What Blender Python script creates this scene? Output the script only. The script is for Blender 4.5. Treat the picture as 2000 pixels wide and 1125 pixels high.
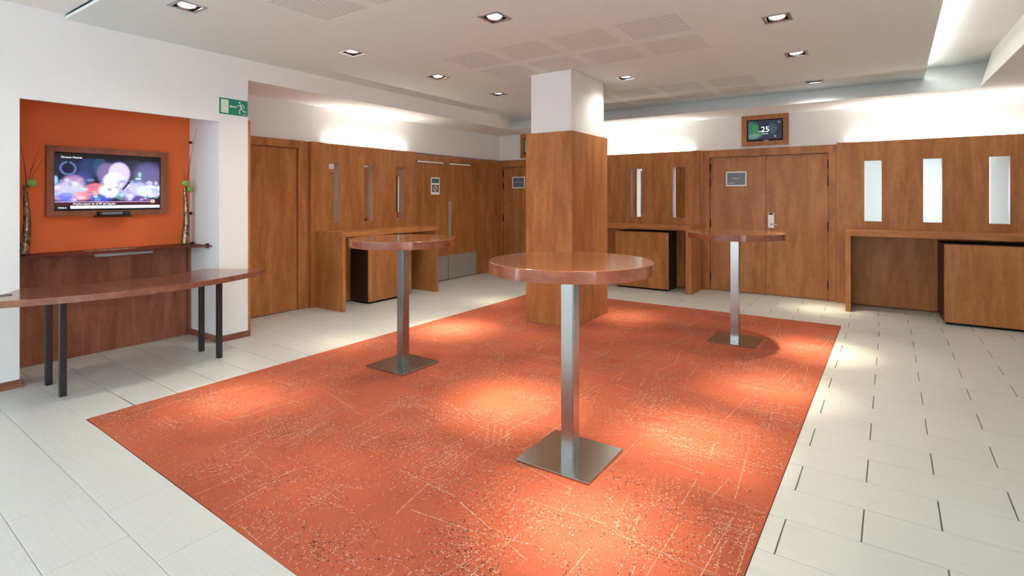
import bpy, bmesh, math, random
from mathutils import Vector, Matrix
random.seed(7)
S = bpy.context.scene
C = S.collection
for o in list(bpy.data.objects):
    bpy.data.objects.remove(o, do_unlink=True)

# ------------------------------------------------------------------ camera
cam = bpy.data.cameras.new('camera')
cam.sensor_width = 36.0
cam.lens = 36.0 * 1024.0 / 2000.0
cam.shift_y = -176.5 / 2000.0
cam.clip_start = 0.05
co = bpy.data.objects.new('camera', cam)
C.objects.link(co)
co.location = (0, 0, 1.45)
co.rotation_euler = (math.radians(90), 0, math.radians(34.2))
S.camera = co

# ------------------------------------------------------------------ world (overcast daylight outside the added windows)
W = bpy.data.worlds.new('world')
S.world = W
W.use_nodes = True
W.node_tree.nodes['Background'].inputs[0].default_value = (0.78, 0.90, 1.0, 1)
W.node_tree.nodes['Background'].inputs[1].default_value = 7.0

# ------------------------------------------------------------------ light levels
SPOT_W = 640.0          # each square downlight
SPILL = 0.049          # wide spill of each downlight relative to its beam
COVE_WALL = 7.0       # per metre of strip behind a wall panel
COVE_CEIL = 9.0       # per metre of strip on the ceiling raft
WARM = (1.0, 0.94, 0.84)      # spill
BEAM = (1.0, 0.88, 0.66)      # hot centre of the beam
COVE_COL = (1.0, 0.97, 0.90)
S.view_settings.view_transform = 'Standard'
S.view_settings.look = 'None'
S.view_settings.exposure = 0.34
S.view_settings.gamma = 1.0
S.view_settings.use_curve_mapping = False


# ------------------------------------------------------------------ materials
def new_mat(name):
    m = bpy.data.materials.new(name)
    m.use_nodes = True
    return m, m.node_tree.nodes, m.node_tree.links, m.node_tree.nodes['Principled BSDF']


def plain(name, col, rough=0.5, metal=0.0, spec=0.5, bump=0.0, bscale=200.0, var=0.0):
    m, n, l, b = new_mat(name)
    b.inputs['Base Color'].default_value = (*col, 1)
    b.inputs['Roughness'].default_value = rough
    b.inputs['Metallic'].default_value = metal
    b.inputs['Specular IOR Level'].default_value = spec
    tc = n.new('ShaderNodeTexCoord')
    if bump:
        ns = n.new('ShaderNodeTexNoise')
        ns.inputs['Scale'].default_value = bscale
        l.new(tc.outputs['Object'], ns.inputs['Vector'])
        bp = n.new('ShaderNodeBump')
        bp.inputs['Strength'].default_value = bump
        bp.inputs['Distance'].default_value = 0.002
        l.new(ns.outputs['Fac'], bp.inputs['Height'])
        l.new(bp.outputs['Normal'], b.inputs['Normal'])
    if var:
        ns = n.new('ShaderNodeTexNoise')
        ns.inputs['Scale'].default_value = 3.0
        ns.inputs['Detail'].default_value = 4.0
        l.new(tc.outputs['Object'], ns.inputs['Vector'])
        mx = n.new('ShaderNodeMix')
        mx.data_type = 'RGBA'
        mx.inputs[6].default_value = (*[c * (1 - var) for c in col], 1)
        mx.inputs[7].default_value = (*[min(1, c * (1 + var)) for c in col], 1)
        l.new(ns.outputs['Fac'], mx.inputs[0])
        l.new(mx.outputs[2], b.inputs['Base Color'])
    return m


def emit(name, col, strength):
    m, n, l, b = new_mat(name)
    b.inputs['Base Color'].default_value = (0, 0, 0, 1)
    b.inputs['Emission Color'].default_value = (*col, 1)
    b.inputs['Emission Strength'].default_value = strength
    return m


def wood(name, dark, mid, light, grain='z', rough=0.34, coat=0.0):
    """stained cherry veneer: cloudy figure plus fine streaks along the grain"""
    m, n, l, b = new_mat(name)
    tc = n.new('ShaderNodeTexCoord')
    oi = n.new('ShaderNodeObjectInfo')
    add = n.new('ShaderNodeVectorMath')
    add.operation = 'MULTIPLY_ADD'
    l.new(oi.outputs['Random'], add.inputs[0])
    add.inputs[1].default_value = (17.0, 9.0, 23.0)
    l.new(tc.outputs['Object'], add.inputs[2])

    def noise(vec_scale, scale, detail, dist=0.0):
        mp = n.new('ShaderNodeMapping')
        mp.inputs['Scale'].default_value = vec_scale
        l.new(add.outputs[0], mp.inputs['Vector'])
        ns = n.new('ShaderNodeTexNoise')
        ns.inputs['Scale'].default_value = scale
        ns.inputs['Detail'].default_value = detail
        ns.inputs['Distortion'].default_value = dist
        l.new(mp.outputs['Vector'], ns.inputs['Vector'])
        return ns.outputs['Fac']
    ax = {'x': (0.16, 1, 1), 'y': (1, 0.16, 1), 'z': (1, 1, 0.16)}[grain]
    ax2 = {'x': (0.02, 1, 1), 'y': (1, 0.02, 1), 'z': (1, 1, 0.02)}[grain]
    a = noise(ax, 9.0, 5.0, 0.6)
    f = noise(ax2, 120.0, 3.0)
    c = noise(tuple(0.45 + 0.55 * t for t in ax), 26.0, 3.0, 0.3)
    m1 = n.new('ShaderNodeMath'); m1.operation = 'MULTIPLY_ADD'
    l.new(f, m1.inputs[0]); m1.inputs[1].default_value = 0.34
    l.new(a, m1.inputs[2])
    m2 = n.new('ShaderNodeMath'); m2.operation = 'MULTIPLY_ADD'
    l.new(c, m2.inputs[0]); m2.inputs[1].default_value = 0.34
    l.new(m1.outputs[0], m2.inputs[2])
    rp = n.new('ShaderNodeValToRGB')
    e = rp.color_ramp.elements
    e[0].position = 0.60; e[0].color = (*dark, 1)
    e[1].position = 1.08 if False else 1.0; e[1].color = (*light, 1)
    k = e.new(0.82); k.color = (*mid, 1)
    l.new(m2.outputs[0], rp.inputs['Fac'])
    l.new(rp.outputs['Color'], b.inputs['Base Color'])
    b.inputs['Roughness'].default_value = rough
    b.inputs['Specular IOR Level'].default_value = 0.22
    b.inputs['Coat Weight'].default_value = coat
    b.inputs['Coat Roughness'].default_value = 0.08
    bp = n.new('ShaderNodeBump')
    bp.inputs['Strength'].default_value = 0.06
    bp.inputs['Distance'].default_value = 0.001
    l.new(f, bp.inputs['Height'])
    l.new(bp.outputs['Normal'], b.inputs['Normal'])
    return m


def tile_mat(name, grain='x'):
    m, n, l, b = new_mat(name)
    tc = n.new('ShaderNodeTexCoord')
    oi = n.new('ShaderNodeObjectInfo')
    add = n.new('ShaderNodeVectorMath'); add.operation = 'MULTIPLY_ADD'
    l.new(oi.outputs['Random'], add.inputs[0])
    add.inputs[1].default_value = (31.0, 7.0, 0.0)
    l.new(tc.outputs['Object'], add.inputs[2])
    mp = n.new('ShaderNodeMapping')
    mp.inputs['Scale'].default_value = (2.2, 90.0, 1.0)
    l.new(add.outputs[0], mp.inputs['Vector'])
    ns = n.new('ShaderNodeTexNoise')
    ns.inputs['Scale'].default_value = 1.6
    ns.inputs['Detail'].default_value = 4.0
    l.new(mp.outputs['Vector'], ns.inputs['Vector'])
    rp = n.new('ShaderNodeValToRGB')
    e = rp.color_ramp.elements
    e[0].position = 0.28; e[0].color = (0.50, 0.50, 0.465, 1)
    e[1].position = 0.55; e[1].color = (0.58, 0.585, 0.545, 1)
    k = e.new(0.38); k.color = (0.555, 0.557, 0.518, 1)
    l.new(ns.outputs['Fac'], rp.inputs['Fac'])
    l.new(rp.outputs['Color'], b.inputs['Base Color'])
    b.inputs['Roughness'].default_value = 0.33
    b.inputs['Specular IOR Level'].default_value = 0.45
    bp = n.new('ShaderNodeBump')
    bp.inputs['Strength'].default_value = 0.05
    bp.inputs['Distance'].default_value = 0.001
    l.new(ns.outputs['Fac'], bp.inputs['Height'])
    l.new(bp.outputs['Normal'], b.inputs['Normal'])
    return m


def brushed(name, col, rough=0.3, grain='z'):
    m, n, l, b = new_mat(name)
    b.inputs['Base Color'].default_value = (*col, 1)
    b.inputs['Metallic'].default_value = 1.0
    tc = n.new('ShaderNodeTexCoord')
    mp = n.new('ShaderNodeMapping')
    mp.inputs['Scale'].default_value = {'z': (150, 150, 3), 'x': (3, 150, 150), 'y': (150, 3, 150)}[grain]
    l.new(tc.outputs['Object'], mp.inputs['Vector'])
    ns = n.new('ShaderNodeTexNoise')
    ns.inputs['Scale'].default_value = 1.0
    l.new(mp.outputs['Vector'], ns.inputs['Vector'])
    mr = n.new('ShaderNodeMapRange')
    mr.inputs['To Min'].default_value = rough - 0.03
    mr.inputs['To Max'].default_value = rough + 0.04
    l.new(ns.outputs['Fac'], mr.inputs['Value'])
    l.new(mr.outputs['Result'], b.inputs['Roughness'])
    bp = n.new('ShaderNodeBump')
    bp.inputs['Strength'].default_value = 0.004
    bp.inputs['Distance'].default_value = 0.0002
    l.new(ns.outputs['Fac'], bp.inputs['Height'])
    l.new(bp.outputs['Normal'], b.inputs['Normal'])
    return m


def carpet_mat(name):
    m, n, l, b = new_mat(name)
    tc = n.new('ShaderNodeTexCoord')
    ns = n.new('ShaderNodeTexNoise')
    ns.inputs['Scale'].default_value = 420.0
    ns.inputs['Detail'].default_value = 2.0
    l.new(tc.outputs['Object'], ns.inputs['Vector'])
    n2 = n.new('ShaderNodeTexNoise')
    n2.inputs['Scale'].default_value = 1.4
    n2.inputs['Detail'].default_value = 3.0
    l.new(tc.outputs['Object'], n2.inputs['Vector'])
    mm = n.new('ShaderNodeMath'); mm.operation = 'MULTIPLY_ADD'
    l.new(ns.outputs['Fac'], mm.inputs[0]); mm.inputs[1].default_value = 0.7
    l.new(n2.outputs['Fac'], mm.inputs[2])
    rp = n.new('ShaderNodeValToRGB')
    e = rp.color_ramp.elements
    e[0].position = 0.55; e[0].color = (0.305, 0.073, 0.038, 1)
    e[1].position = 1.0; e[1].color = (0.455, 0.113, 0.060, 1)
    l.new(mm.outputs[0], rp.inputs['Fac'])
    l.new(rp.outputs['Color'], b.inputs['Base Color'])
    b.inputs['Roughness'].default_value = 0.95
    b.inputs['Specular IOR Level'].default_value = 0.05
    bp = n.new('ShaderNodeBump')
    bp.inputs['Strength'].default_value = 0.5
    bp.inputs['Distance'].default_value = 0.002
    l.new(ns.outputs['Fac'], bp.inputs['Height'])
    l.new(bp.outputs['Normal'], b.inputs['Normal'])
    return m


def perforated_mat(name, base):
    """acoustic plaster board: regular grid of small round holes"""
    m, n, l, b = new_mat(name)
    tc = n.new('ShaderNodeTexCoord')
    mp = n.new('ShaderNodeMapping')
    p = 0.0255
    mp.inputs['Scale'].default_value = (1 / p, 1 / p, 0)
    l.new(tc.outputs['Object'], mp.inputs['Vector'])
    fr = n.new('ShaderNodeVectorMath'); fr.operation = 'FRACTION'
    l.new(mp.outputs['Vector'], fr.inputs[0])
    sb = n.new('ShaderNodeVectorMath'); sb.operation = 'SUBTRACT'
    l.new(fr.outputs[0], sb.inputs[0]); sb.inputs[1].default_value = (0.5, 0.5, 0)
    ln = n.new('ShaderNodeVectorMath'); ln.operation = 'LENGTH'
    l.new(sb.outputs[0], ln.inputs[0])
    lt = n.new('ShaderNodeMath'); lt.operation = 'LESS_THAN'
    l.new(ln.outputs['Value'], lt.inputs[0]); lt.inputs[1].default_value = 0.20
    mx = n.new('ShaderNodeMix'); mx.data_type = 'RGBA'
    l.new(lt.outputs[0], mx.inputs[0])
    mx.inputs[6].default_value = (*base, 1)
    mx.inputs[7].default_value = (0.05, 0.04, 0.035, 1)
    l.new(mx.outputs[2], b.inputs['Base Color'])
    b.inputs['Roughness'].default_value = 0.9
    return m


M = {}
M['wood'] = wood('cherry_veneer', (0.30, 0.107, 0.034), (0.375, 0.146, 0.046), (0.455, 0.190, 0.064))
M['wood_h'] = wood('cherry_veneer_level', (0.30, 0.107, 0.034), (0.375, 0.146, 0.046), (0.455, 0.190, 0.064), 'y')
M['wood_hx'] = wood('cherry_veneer_across', (0.30, 0.107, 0.034), (0.375, 0.146, 0.046), (0.455, 0.190, 0.064), 'x')
M['table_wood'] = wood('lacquered_table_veneer', (0.26, 0.083, 0.028), (0.345, 0.118, 0.04), (0.43, 0.16, 0.058), 'x', 0.2, 1.0)
M['edge_wood'] = wood('table_edge_veneer', (0.17, 0.046, 0.02), (0.225, 0.064, 0.027), (0.285, 0.088, 0.038), 'x', 0.25, 0.6)
M['walnut'] = wood('walnut_veneer', (0.20, 0.066, 0.036), (0.27, 0.092, 0.05), (0.34, 0.125, 0.07))
M['walnut_x'] = wood('walnut_veneer_across', (0.17, 0.062, 0.036), (0.235, 0.09, 0.053), (0.30, 0.125, 0.075), 'x', 0.22, 0.5)
M['walnut_h'] = wood('walnut_veneer_level', (0.17, 0.062, 0.036), (0.235, 0.09, 0.053), (0.30, 0.125, 0.075), 'y', 0.25, 0.3)
M['shelf'] = wood('dark_red_shelf', (0.065, 0.012, 0.009), (0.095, 0.018, 0.013), (0.13, 0.028, 0.02), 'y', 0.42, 0.0)
M['white'] = plain('white_paint', (0.80, 0.795, 0.765), 0.85, bump=0.02)
M['soffit'] = plain('warm_white_paint', (0.80, 0.785, 0.74), 0.9)
CEIL = (0.72, 0.785, 0.75)
M['ceiling'] = plain('beige_ceiling_paint', CEIL, 0.9)
M['perf'] = perforated_mat('perforated_board', CEIL)
M['white_lit'] = plain('white_paint_lit', (0.88, 0.90, 0.89), 0.8)  # paler, cooler white stands in for light falling on the back soffit
M['trim_alu'] = plain('satin_aluminium', (0.42, 0.42, 0.42), 0.35, 0.7)
M['orange'] = plain('orange_paint', (0.80, 0.148, 0.033), 0.75, bump=0.03)
M['tile'] = tile_mat('porcelain_tile')
M['grout'] = plain('grey_grout', (0.235, 0.23, 0.215), 0.95)
M['carpet'] = carpet_mat('terracotta_carpet')
M['cream_yarn'] = plain('cream_yarn', (0.64, 0.44, 0.30), 0.95)
M['dark_yarn'] = plain('dark_yarn', (0.05, 0.028, 0.022), 0.95)
M['grey_yarn'] = plain('grey_yarn', (0.40, 0.33, 0.30), 0.95)
M['pink_yarn'] = plain('pink_yarn', (0.64, 0.25, 0.16), 0.95)
M['steel'] = plain('brushed_steel', (0.38, 0.385, 0.37), 0.27, 1.0)
M['satin'] = plain('satin_steel', (0.46, 0.46, 0.43), 0.42, 0.5)
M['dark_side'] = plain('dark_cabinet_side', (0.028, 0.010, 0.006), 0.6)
M['steel_plate'] = plain('steel_plate', (0.42, 0.44, 0.42), 0.22, 1.0)
M['chrome'] = plain('chrome', (0.75, 0.75, 0.75), 0.12, 1.0)
M['black'] = plain('black_powder_coat', (0.012, 0.012, 0.014), 0.4)
M['matt_black'] = plain('matt_black', (0.008, 0.008, 0.008), 0.8)
M['hinge'] = plain('dark_bronze', (0.03, 0.018, 0.012), 0.4, 0.6)
M['mirror'] = plain('mirror_glass', (0.86, 0.88, 0.87), 0.015, 1.0)
M['glass'] = plain('window_glass', (1, 1, 1), 0.0)
M['glass'].node_tree.nodes['Principled BSDF'].inputs['Transmission Weight'].default_value = 1.0
M['glass'].node_tree.nodes['Principled BSDF'].inputs['IOR'].default_value = 1.02
M['alu'] = plain('painted_aluminium', (0.55, 0.55, 0.54), 0.4)
M['green'] = plain('sign_green', (0.0, 0.23, 0.13), 0.5)
M['sign_white'] = plain('sign_cream', (0.70, 0.80, 0.62), 0.5)
M['paper'] = plain('white_card', (0.88, 0.87, 0.84), 0.6)
M['slate'] = plain('slate_card', (0.13, 0.155, 0.185), 0.4)
M['slate_text'] = plain('pale_lettering', (0.42, 0.48, 0.50), 0.5)
M['teal'] = plain('teal_print', (0.05, 0.16, 0.16), 0.5)
M['grey_print'] = plain('grey_print', (0.09, 0.09, 0.09), 0.5)
M['bulb'] = emit('lamp_face', (1.0, 0.97, 0.92), 14.0)
M['bulb_dim'] = emit('lamp_face_side', (1.0, 0.98, 0.96), 3.0)
M['led'] = emit('led_strip', COVE_COL, 6.0)
M['vase'] = plain('bronze_mosaic_vase', (0.22, 0.13, 0.07), 0.28, 0.6, bump=0.9, bscale=60.0, var=0.5)
_n, _l = M['vase'].node_tree.nodes, M['vase'].node_tree.links
_tc = _n.new('ShaderNodeTexCoord'); _mp = _n.new('ShaderNodeMapping'); _mp.inputs['Scale'].default_value = (90, 90, 38)
_vo = _n.new('ShaderNodeTexVoronoi'); _rp = _n.new('ShaderNodeValToRGB')
_vo.inputs['Scale'].default_value = 1.0
_l.new(_tc.outputs['Object'], _mp.inputs['Vector']); _l.new(_mp.outputs['Vector'], _vo.inputs['Vector'])
_l.new(_vo.outputs['Color'], _rp.inputs['Fac'])
_rp.color_ramp.elements[0].color = (0.09, 0.045, 0.022, 1); _rp.color_ramp.elements[1].color = (0.40, 0.28, 0.16, 1)
_rp.color_ramp.elements[0].position = 0.3; _rp.color_ramp.elements[1].position = 0.8
_l.new(_rp.outputs['Color'], _n['Principled BSDF'].inputs['Base Color'])
M['green_ball'] = plain('green_seed_ball', (0.25, 0.42, 0.10), 0.8, bump=1.0, bscale=90.0, var=0.3)
M['twig'] = plain('dry_twig', (0.17, 0.10, 0.05), 0.8)
M['screen_text'] = emit('screen_lettering', (1, 1, 1), 1.3)
M['screen_dim'] = emit('screen_caption', (0.8, 0.9, 1.0), 0.7)
M['tag_grey'] = plain('grey_plastic', (0.20, 0.19, 0.18), 0.4)


def screen_mat(name, strength):
    m, n, l, b = new_mat(name)
    at = n.new('ShaderNodeVertexColor')
    at.layer_name = 'picture'
    b.inputs['Base Color'].default_value = (0.01, 0.01, 0.01, 1)
    b.inputs['Roughness'].default_value = 0.15
    l.new(at.outputs['Color'], b.inputs['Emission Color'])
    b.inputs['Emission Strength'].default_value = strength
    return m


M['tv_pic'] = screen_mat('tv_picture', 1.15)
M['tv_pic2'] = screen_mat('tv_picture_dim', 0.8)


# ------------------------------------------------------------------ builders
def link(name, me, mat=None, parent=None, loc=(0, 0, 0)):
    o = bpy.data.objects.new(name, me)
    C.objects.link(o)
    if mat is not None and me is not None:
        for mm in (mat if isinstance(mat, (list, tuple)) else [mat]):
            me.materials.append(mm)
    if parent is not None:
        o.parent = parent
    o.location = loc
    return o


def tag(o, label=None, cat=None, group=None, kind=None):
    if label: o['label'] = label
    if cat: o['category'] = cat
    if group: o['group'] = group
    if kind: o['kind'] = kind
    return o


def thing(name, loc, label=None, cat=None, group=None, kind=None):
    o = bpy.data.objects.new(name, None)
    o.empty_display_size = 0.1
    C.objects.link(o)
    o.location = loc
    return tag(o, label, cat, group, kind)


def origin(p):
    v = Vector((0, 0, 0))
    while p is not None:
        v += p.location
        p = p.parent
    return v


def bm_box(bm, x0, x1, y0, y1, z0, z1):
    vs = [bm.verts.new((x, y, z)) for z in (z0, z1) for y in (y0, y1) for x in (x0, x1)]
    for f in ((0, 2, 3, 1), (4, 5, 7, 6), (0, 1, 5, 4), (2, 6, 7, 3), (0, 4, 6, 2), (1, 3, 7, 5)):
        bm.faces.new([vs[i] for i in f])
    return vs


def finish(bm, name, mat, parent=None, bevel=0.0, seg=1, smooth=False, at=None):
    """bm holds world coordinates; stored relative to the parent's origin"""
    if bevel:
        bmesh.ops.bevel(bm, geom=list(bm.edges), offset=bevel, segments=seg, affect='EDGES', clamp_overlap=True)
    org = origin(parent)
    base = Vector(at) if at is not None else org
    bmesh.ops.translate(bm, verts=list(bm.verts), vec=-base)
    bmesh.ops.recalc_face_normals(bm, faces=list(bm.faces))
    if smooth:
        for f in bm.faces:
            f.smooth = True
    me = bpy.data.meshes.new(name)
    bm.to_mesh(me)
    bm.free()
    return link(name, me, mat, parent, base - org)


def box(name, x0, x1, y0, y1, z0, z1, mat, parent=None, bevel=0.002):
    bm = bmesh.new()
    bm_box(bm, x0, x1, y0, y1, z0, z1)
    c = ((x0 + x1) / 2, (y0 + y1) / 2, z0)
    return finish(bm, name, mat, parent, bevel, at=c)


def boxes(name, lst, mat, parent=None, bevel=0.0):
    bm = bmesh.new()
    for b in lst:
        bm_box(bm, *b)
    return finish(bm, name, mat, parent, bevel)


def tube(name, pts, radii, mat, parent=None, n=10, closed_caps=True):
    bm = bmesh.new()
    rings = []
    pts = [Vector(p) for p in pts]
    for i, p in enumerate(pts):
        d = (pts[min(i + 1, len(pts) - 1)] - pts[max(i - 1, 0)]).normalized()
        a = d.orthogonal().normalized() if i == 0 else (ra - d * ra.dot(d)).normalized()
        ra = a
        b = d.cross(a)
        r = radii[i] if isinstance(radii, (list, tuple)) else radii
        rings.append([bm.verts.new(p + (a * math.cos(t) + b * math.sin(t)) * r)
                      for t in [2 * math.pi * k / n for k in range(n)]])
    for i in range(len(rings) - 1):
        for k in range(n):
            bm.faces.new((rings[i][k], rings[i][(k + 1) % n], rings[i + 1][(k + 1) % n], rings[i + 1][k]))
    if closed_caps:
        bm.faces.new(rings[0][::-1]); bm.faces.new(rings[-1])
    return finish(bm, name, mat, parent, smooth=True)


def lathe(name, prof, centre, mat, parent=None, n=28, smooth=True):
    bm = bmesh.new()
    rings = []
    for r, z in prof:
        rings.append([bm.verts.new((centre[0] + r * math.cos(2 * math.pi * k / n),
                                    centre[1] + r * math.sin(2 * math.pi * k / n), centre[2] + z)) for k in range(n)])
    for i in range(len(rings) - 1):
        for k in range(n):
            bm.faces.new((rings[i][k], rings[i][(k + 1) % n], rings[i + 1][(k + 1) % n], rings[i + 1][k]))
    bm.faces.new(rings[0][::-1]); bm.faces.new(rings[-1])
    if smooth == 'rim':
        bm.normal_update()
        for f in bm.faces:
            f.smooth = abs(f.normal.z) < 0.2
        for e in bm.edges:
            if abs(e.verts[0].co.z - e.verts[1].co.z) < 1e-6:
                e.smooth = False
    return finish(bm, name, mat, parent, smooth=smooth is True)


def prism(name, poly, z0, z1, mat, parent=None, bevel=0.0, seg=2, frame=None):
    """polygon extruded; frame maps (u, v, w) to world, default x, y, z"""
    fr = frame or (lambda u, v, w: (u, v, w))
    bm = bmesh.new()
    a = [bm.verts.new(fr(p[0], p[1], z0)) for p in poly]
    b = [bm.verts.new(fr(p[0], p[1], z1)) for p in poly]
    k = len(poly)
    bm.faces.new(a[::-1]); bm.faces.new(b)
    for i in range(k):
        bm.faces.new((a[i], a[(i + 1) % k], b[(i + 1) % k], b[i]))
    if bevel:
        es = [e for e in bm.edges if (e.verts[0] in a) == (e.verts[1] in a)]
        bmesh.ops.bevel(bm, geom=es, offset=bevel, segments=seg, affect='EDGES')
    return finish(bm, name, mat, parent)


def plate(name, us, vs, holes, w0, w1, frame, mat, parent=None):
    """solid plate with rectangular holes; us/vs outer limits, holes (u0,u1,v0,v1)"""
    U = sorted(set(list(us) + [h for q in holes for h in q[:2]]))
    V = sorted(set(list(vs) + [h for q in holes for h in q[2:]]))
    U = [u for u in U if us[0] - 1e-9 <= u <= us[1] + 1e-9]
    V = [v for v in V if vs[0] - 1e-9 <= v <= vs[1] + 1e-9]

    def solid(i, j):
        if i < 0 or j < 0 or i >= len(U) - 1 or j >= len(V) - 1:
            return False
        cu, cv = (U[i] + U[i + 1]) / 2, (V[j] + V[j + 1]) / 2
        return not any(h[0] < cu < h[1] and h[2] < cv < h[3] for h in holes)
    bm = bmesh.new()
    cache = {}

    def v(i, j, s):
        if (i, j, s) not in cache:
            cache[(i, j, s)] = bm.verts.new(frame(U[i], V[j], w1 if s else w0))
        return cache[(i, j, s)]
    for i in range(len(U) - 1):
        for j in range(len(V) - 1):
            if not solid(i, j):
                continue
            bm.faces.new((v(i, j, 0), v(i, j + 1, 0), v(i + 1, j + 1, 0), v(i + 1, j, 0)))
            bm.faces.new((v(i, j, 1), v(i + 1, j, 1), v(i + 1, j + 1, 1), v(i, j + 1, 1)))
            for (di, dj, p, q) in ((-1, 0, (i, j), (i, j + 1)), (1, 0, (i + 1, j), (i + 1, j + 1)),
                                   (0, -1, (i, j), (i + 1, j)), (0, 1, (i, j + 1), (i + 1, j + 1))):
                if not solid(i + di, j + dj):
                    bm.faces.new((v(*p, 0), v(*q, 0), v(*q, 1), v(*p, 1)))
    return finish(bm, name, mat, parent)


FX = lambda s: (lambda u, v, w: (s * 0 + w, u, v))     # plate standing in a plane X = w, u = Y, v = Z
FY = lambda u, v, w: (u, w, v)                         # plate standing in a plane Y = w, u = X, v = Z
FXP = FX(1)
FZ = lambda u, v, w: (u, v, w)


def struct(o, label=None):
    o['kind'] = 'structure'
    if label: o['label'] = label
    return o


def text(name, body, size, mat, parent, loc, rot, align='LEFT', depth=0.0):
    cu = bpy.data.curves.new(name, 'FONT')
    cu.body = body
    cu.size = size
    cu.align_x = align
    cu.extrude = depth
    tmp = bpy.data.objects.new(name, cu)
    C.objects.link(tmp)
    dg = bpy.context.evaluated_depsgraph_get()
    me = bpy.data.meshes.new_from_object(tmp.evaluated_get(dg))
    bpy.data.objects.remove(tmp, do_unlink=True)
    o = link(name, me, None, parent, Vector(loc) - origin(parent))
    me.materials.clear()
    me.materials.append(mat)
    o.rotation_euler = rot
    return o


ON_LEFT = (math.radians(90), 0, math.radians(90))      # lettering on a wall that faces +X
ON_BACK = (math.radians(90), 0, 0)                     # lettering on a wall that faces -Y

# ------------------------------------------------------------------ key levels
XW = -5.37      # white left wall
XR = -6.13      # white wall above the left panelling
YB = 8.57       # white wall above the back panelling
ZS = 2.68       # perimeter soffit
ZC = 2.89       # ceiling raft
ZH = 3.06       # raised ceiling
XE = 2.40       # right wall
YF = -3.40      # wall behind the camera

# ------------------------------------------------------------------ floor: slab, tiles, carpet
floor = struct(box('floor', -6.6, XE + 0.3, YF - 0.3, 8.95, -0.12, -0.010, M['grout'], bevel=0),
               'pale greige porcelain tile floor with grey joints around the inset carpet')
P, LR, LL = 0.2867, 0.5667, 0.5567
yrow = lambda j: 4.945 - P * j
edge_r = lambda y: -0.256 + 0.0287 * (min(y, 7.0) - 7.0)      # right edge of the carpet
edge_f = lambda x: 1.277 - 0.030 * (x + 4.236)                # front edge of the carpet
CL, CB = -4.236, 7.005
gx, gy = 0.0030, 0.0016
gx2, gy2 = 0.0009, 0.0025


def clip(poly, a, b, c):
    """keep a*x + b*y <= c"""
    out = []
    for i in range(len(poly)):
        p, q = poly[i], poly[(i + 1) % len(poly)]
        dp, dq = a * p[0] + b * p[1] - c, a * q[0] + b * q[1] - c
        if dp <= 0: out.append(p)
        if (dp < 0 < dq) or (dq < 0 < dp):
            t = dp / (dp - dq)
            out.append((p[0] + (q[0] - p[0]) * t, p[1] + (q[1] - p[1]) * t))
    return out


def area(p):
    return 0.5 * abs(sum(p[i][0] * p[(i + 1) % len(p)][1] - p[(i + 1) % len(p)][0] * p[i][1] for i in range(len(p))))


def to_px(x, y, z):
    c, s = math.cos(math.radians(34.2)), math.sin(math.radians(34.2))
    d = -s * x + c * y
    if d < 0.2: return None
    return 1000 + 1024 * (c * x + s * y) / d, 386 + 1024 * (1.45 - z) / d, d


tiles = []
for j in range(-14, 29):
    y1, y0 = yrow(j) - gy, yrow(j + 1) + gy
    odd = j % 2
    # right-hand and back fields
    for k in range(-10, 8):
        xa = -0.183 + (0.2833 if odd else 0.0) + LR * k + gx
        xb = xa + LR - 2 * gx
        sh = lambda x, y: (x + 0.0287 * (min(y, 7.0) - 7.0), y)
        q = [sh(xa, y0), sh(xb, y0), sh(xb, y1), sh(xa, y1)]
        ym = (y0 + y1) / 2
        # right of the carpet
        m = 0.0287
        r = clip(q, -1, m, -(-0.256 - m * 7.0 + 0.004))
        r = clip(clip(r, 0, 1, CB + 0.004), 1, 0, XE) if len(r) > 2 else r
        if len(r) > 2: tiles.append(r)
        # behind the carpet
        r = clip(clip(clip(q, 0, -1, -(CB + 0.004)), -1, 0, -CL), 0, 1, 8.63)
        r = clip(r, 1, 0, XE) if len(r) > 2 else r
        if len(r) > 2: tiles.append(r)
    # left field and the field in front of the carpet
    g2 = gy2 if j < 13 else 0.0009
    y1, y0 = yrow(j) - g2, yrow(j + 1) + g2
    for k in range(-4, 12):
        xa = -4.572 + (0.0 if odd else LL / 2) + LL * (k) + gx2
        xb = xa + LL - 2 * gx2
        def wp(x, y):
            if x > CL and y < 1.6:
                return (x, y + 0.055 - 0.030 * (x - CL))
            return (x, y + 0.022 * max(0.0, 3.3 - y) - 0.026 * (x - CL) * max(0, min(1, (5.0 - y) / 1.5)))
        q = [wp(xa, y0), wp(xb, y0), wp(xb, y1), wp(xa, y1)]
        r = clip(clip(clip(q, 1, 0, CL - 0.004), -1, 0, 6.14), 0, 1, 8.63)
        if len(r) > 2: tiles.append(r)
        r = clip(clip(q, -1, 0, -(CL - 0.004)), 0.030, 1, 1.277 + 0.030 * CL - 0.004)
        r = clip(r, 1, -0.0287, -0.256 - 0.0287 * 7.0 + 0.004) if len(r) > 2 else r
        if len(r) > 2: tiles.append(r)
tiles = [t for t in tiles if len(t) > 2 and area(t) > 0.002]


def tile_score(t):
    cx = sum(p[0] for p in t) / len(t); cy = sum(p[1] for p in t) / len(t)
    best = -1
    for p in list(t) + [(cx, cy)]:
        q = to_px(p[0], p[1], 0)
        if q and -5 < q[0] < 2005 and 380 < q[1] < 1130:
            best = max(best, area(t) / q[2] ** 3)
    if cx < XW and cy < 1.2: best = -1
    return best


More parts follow.
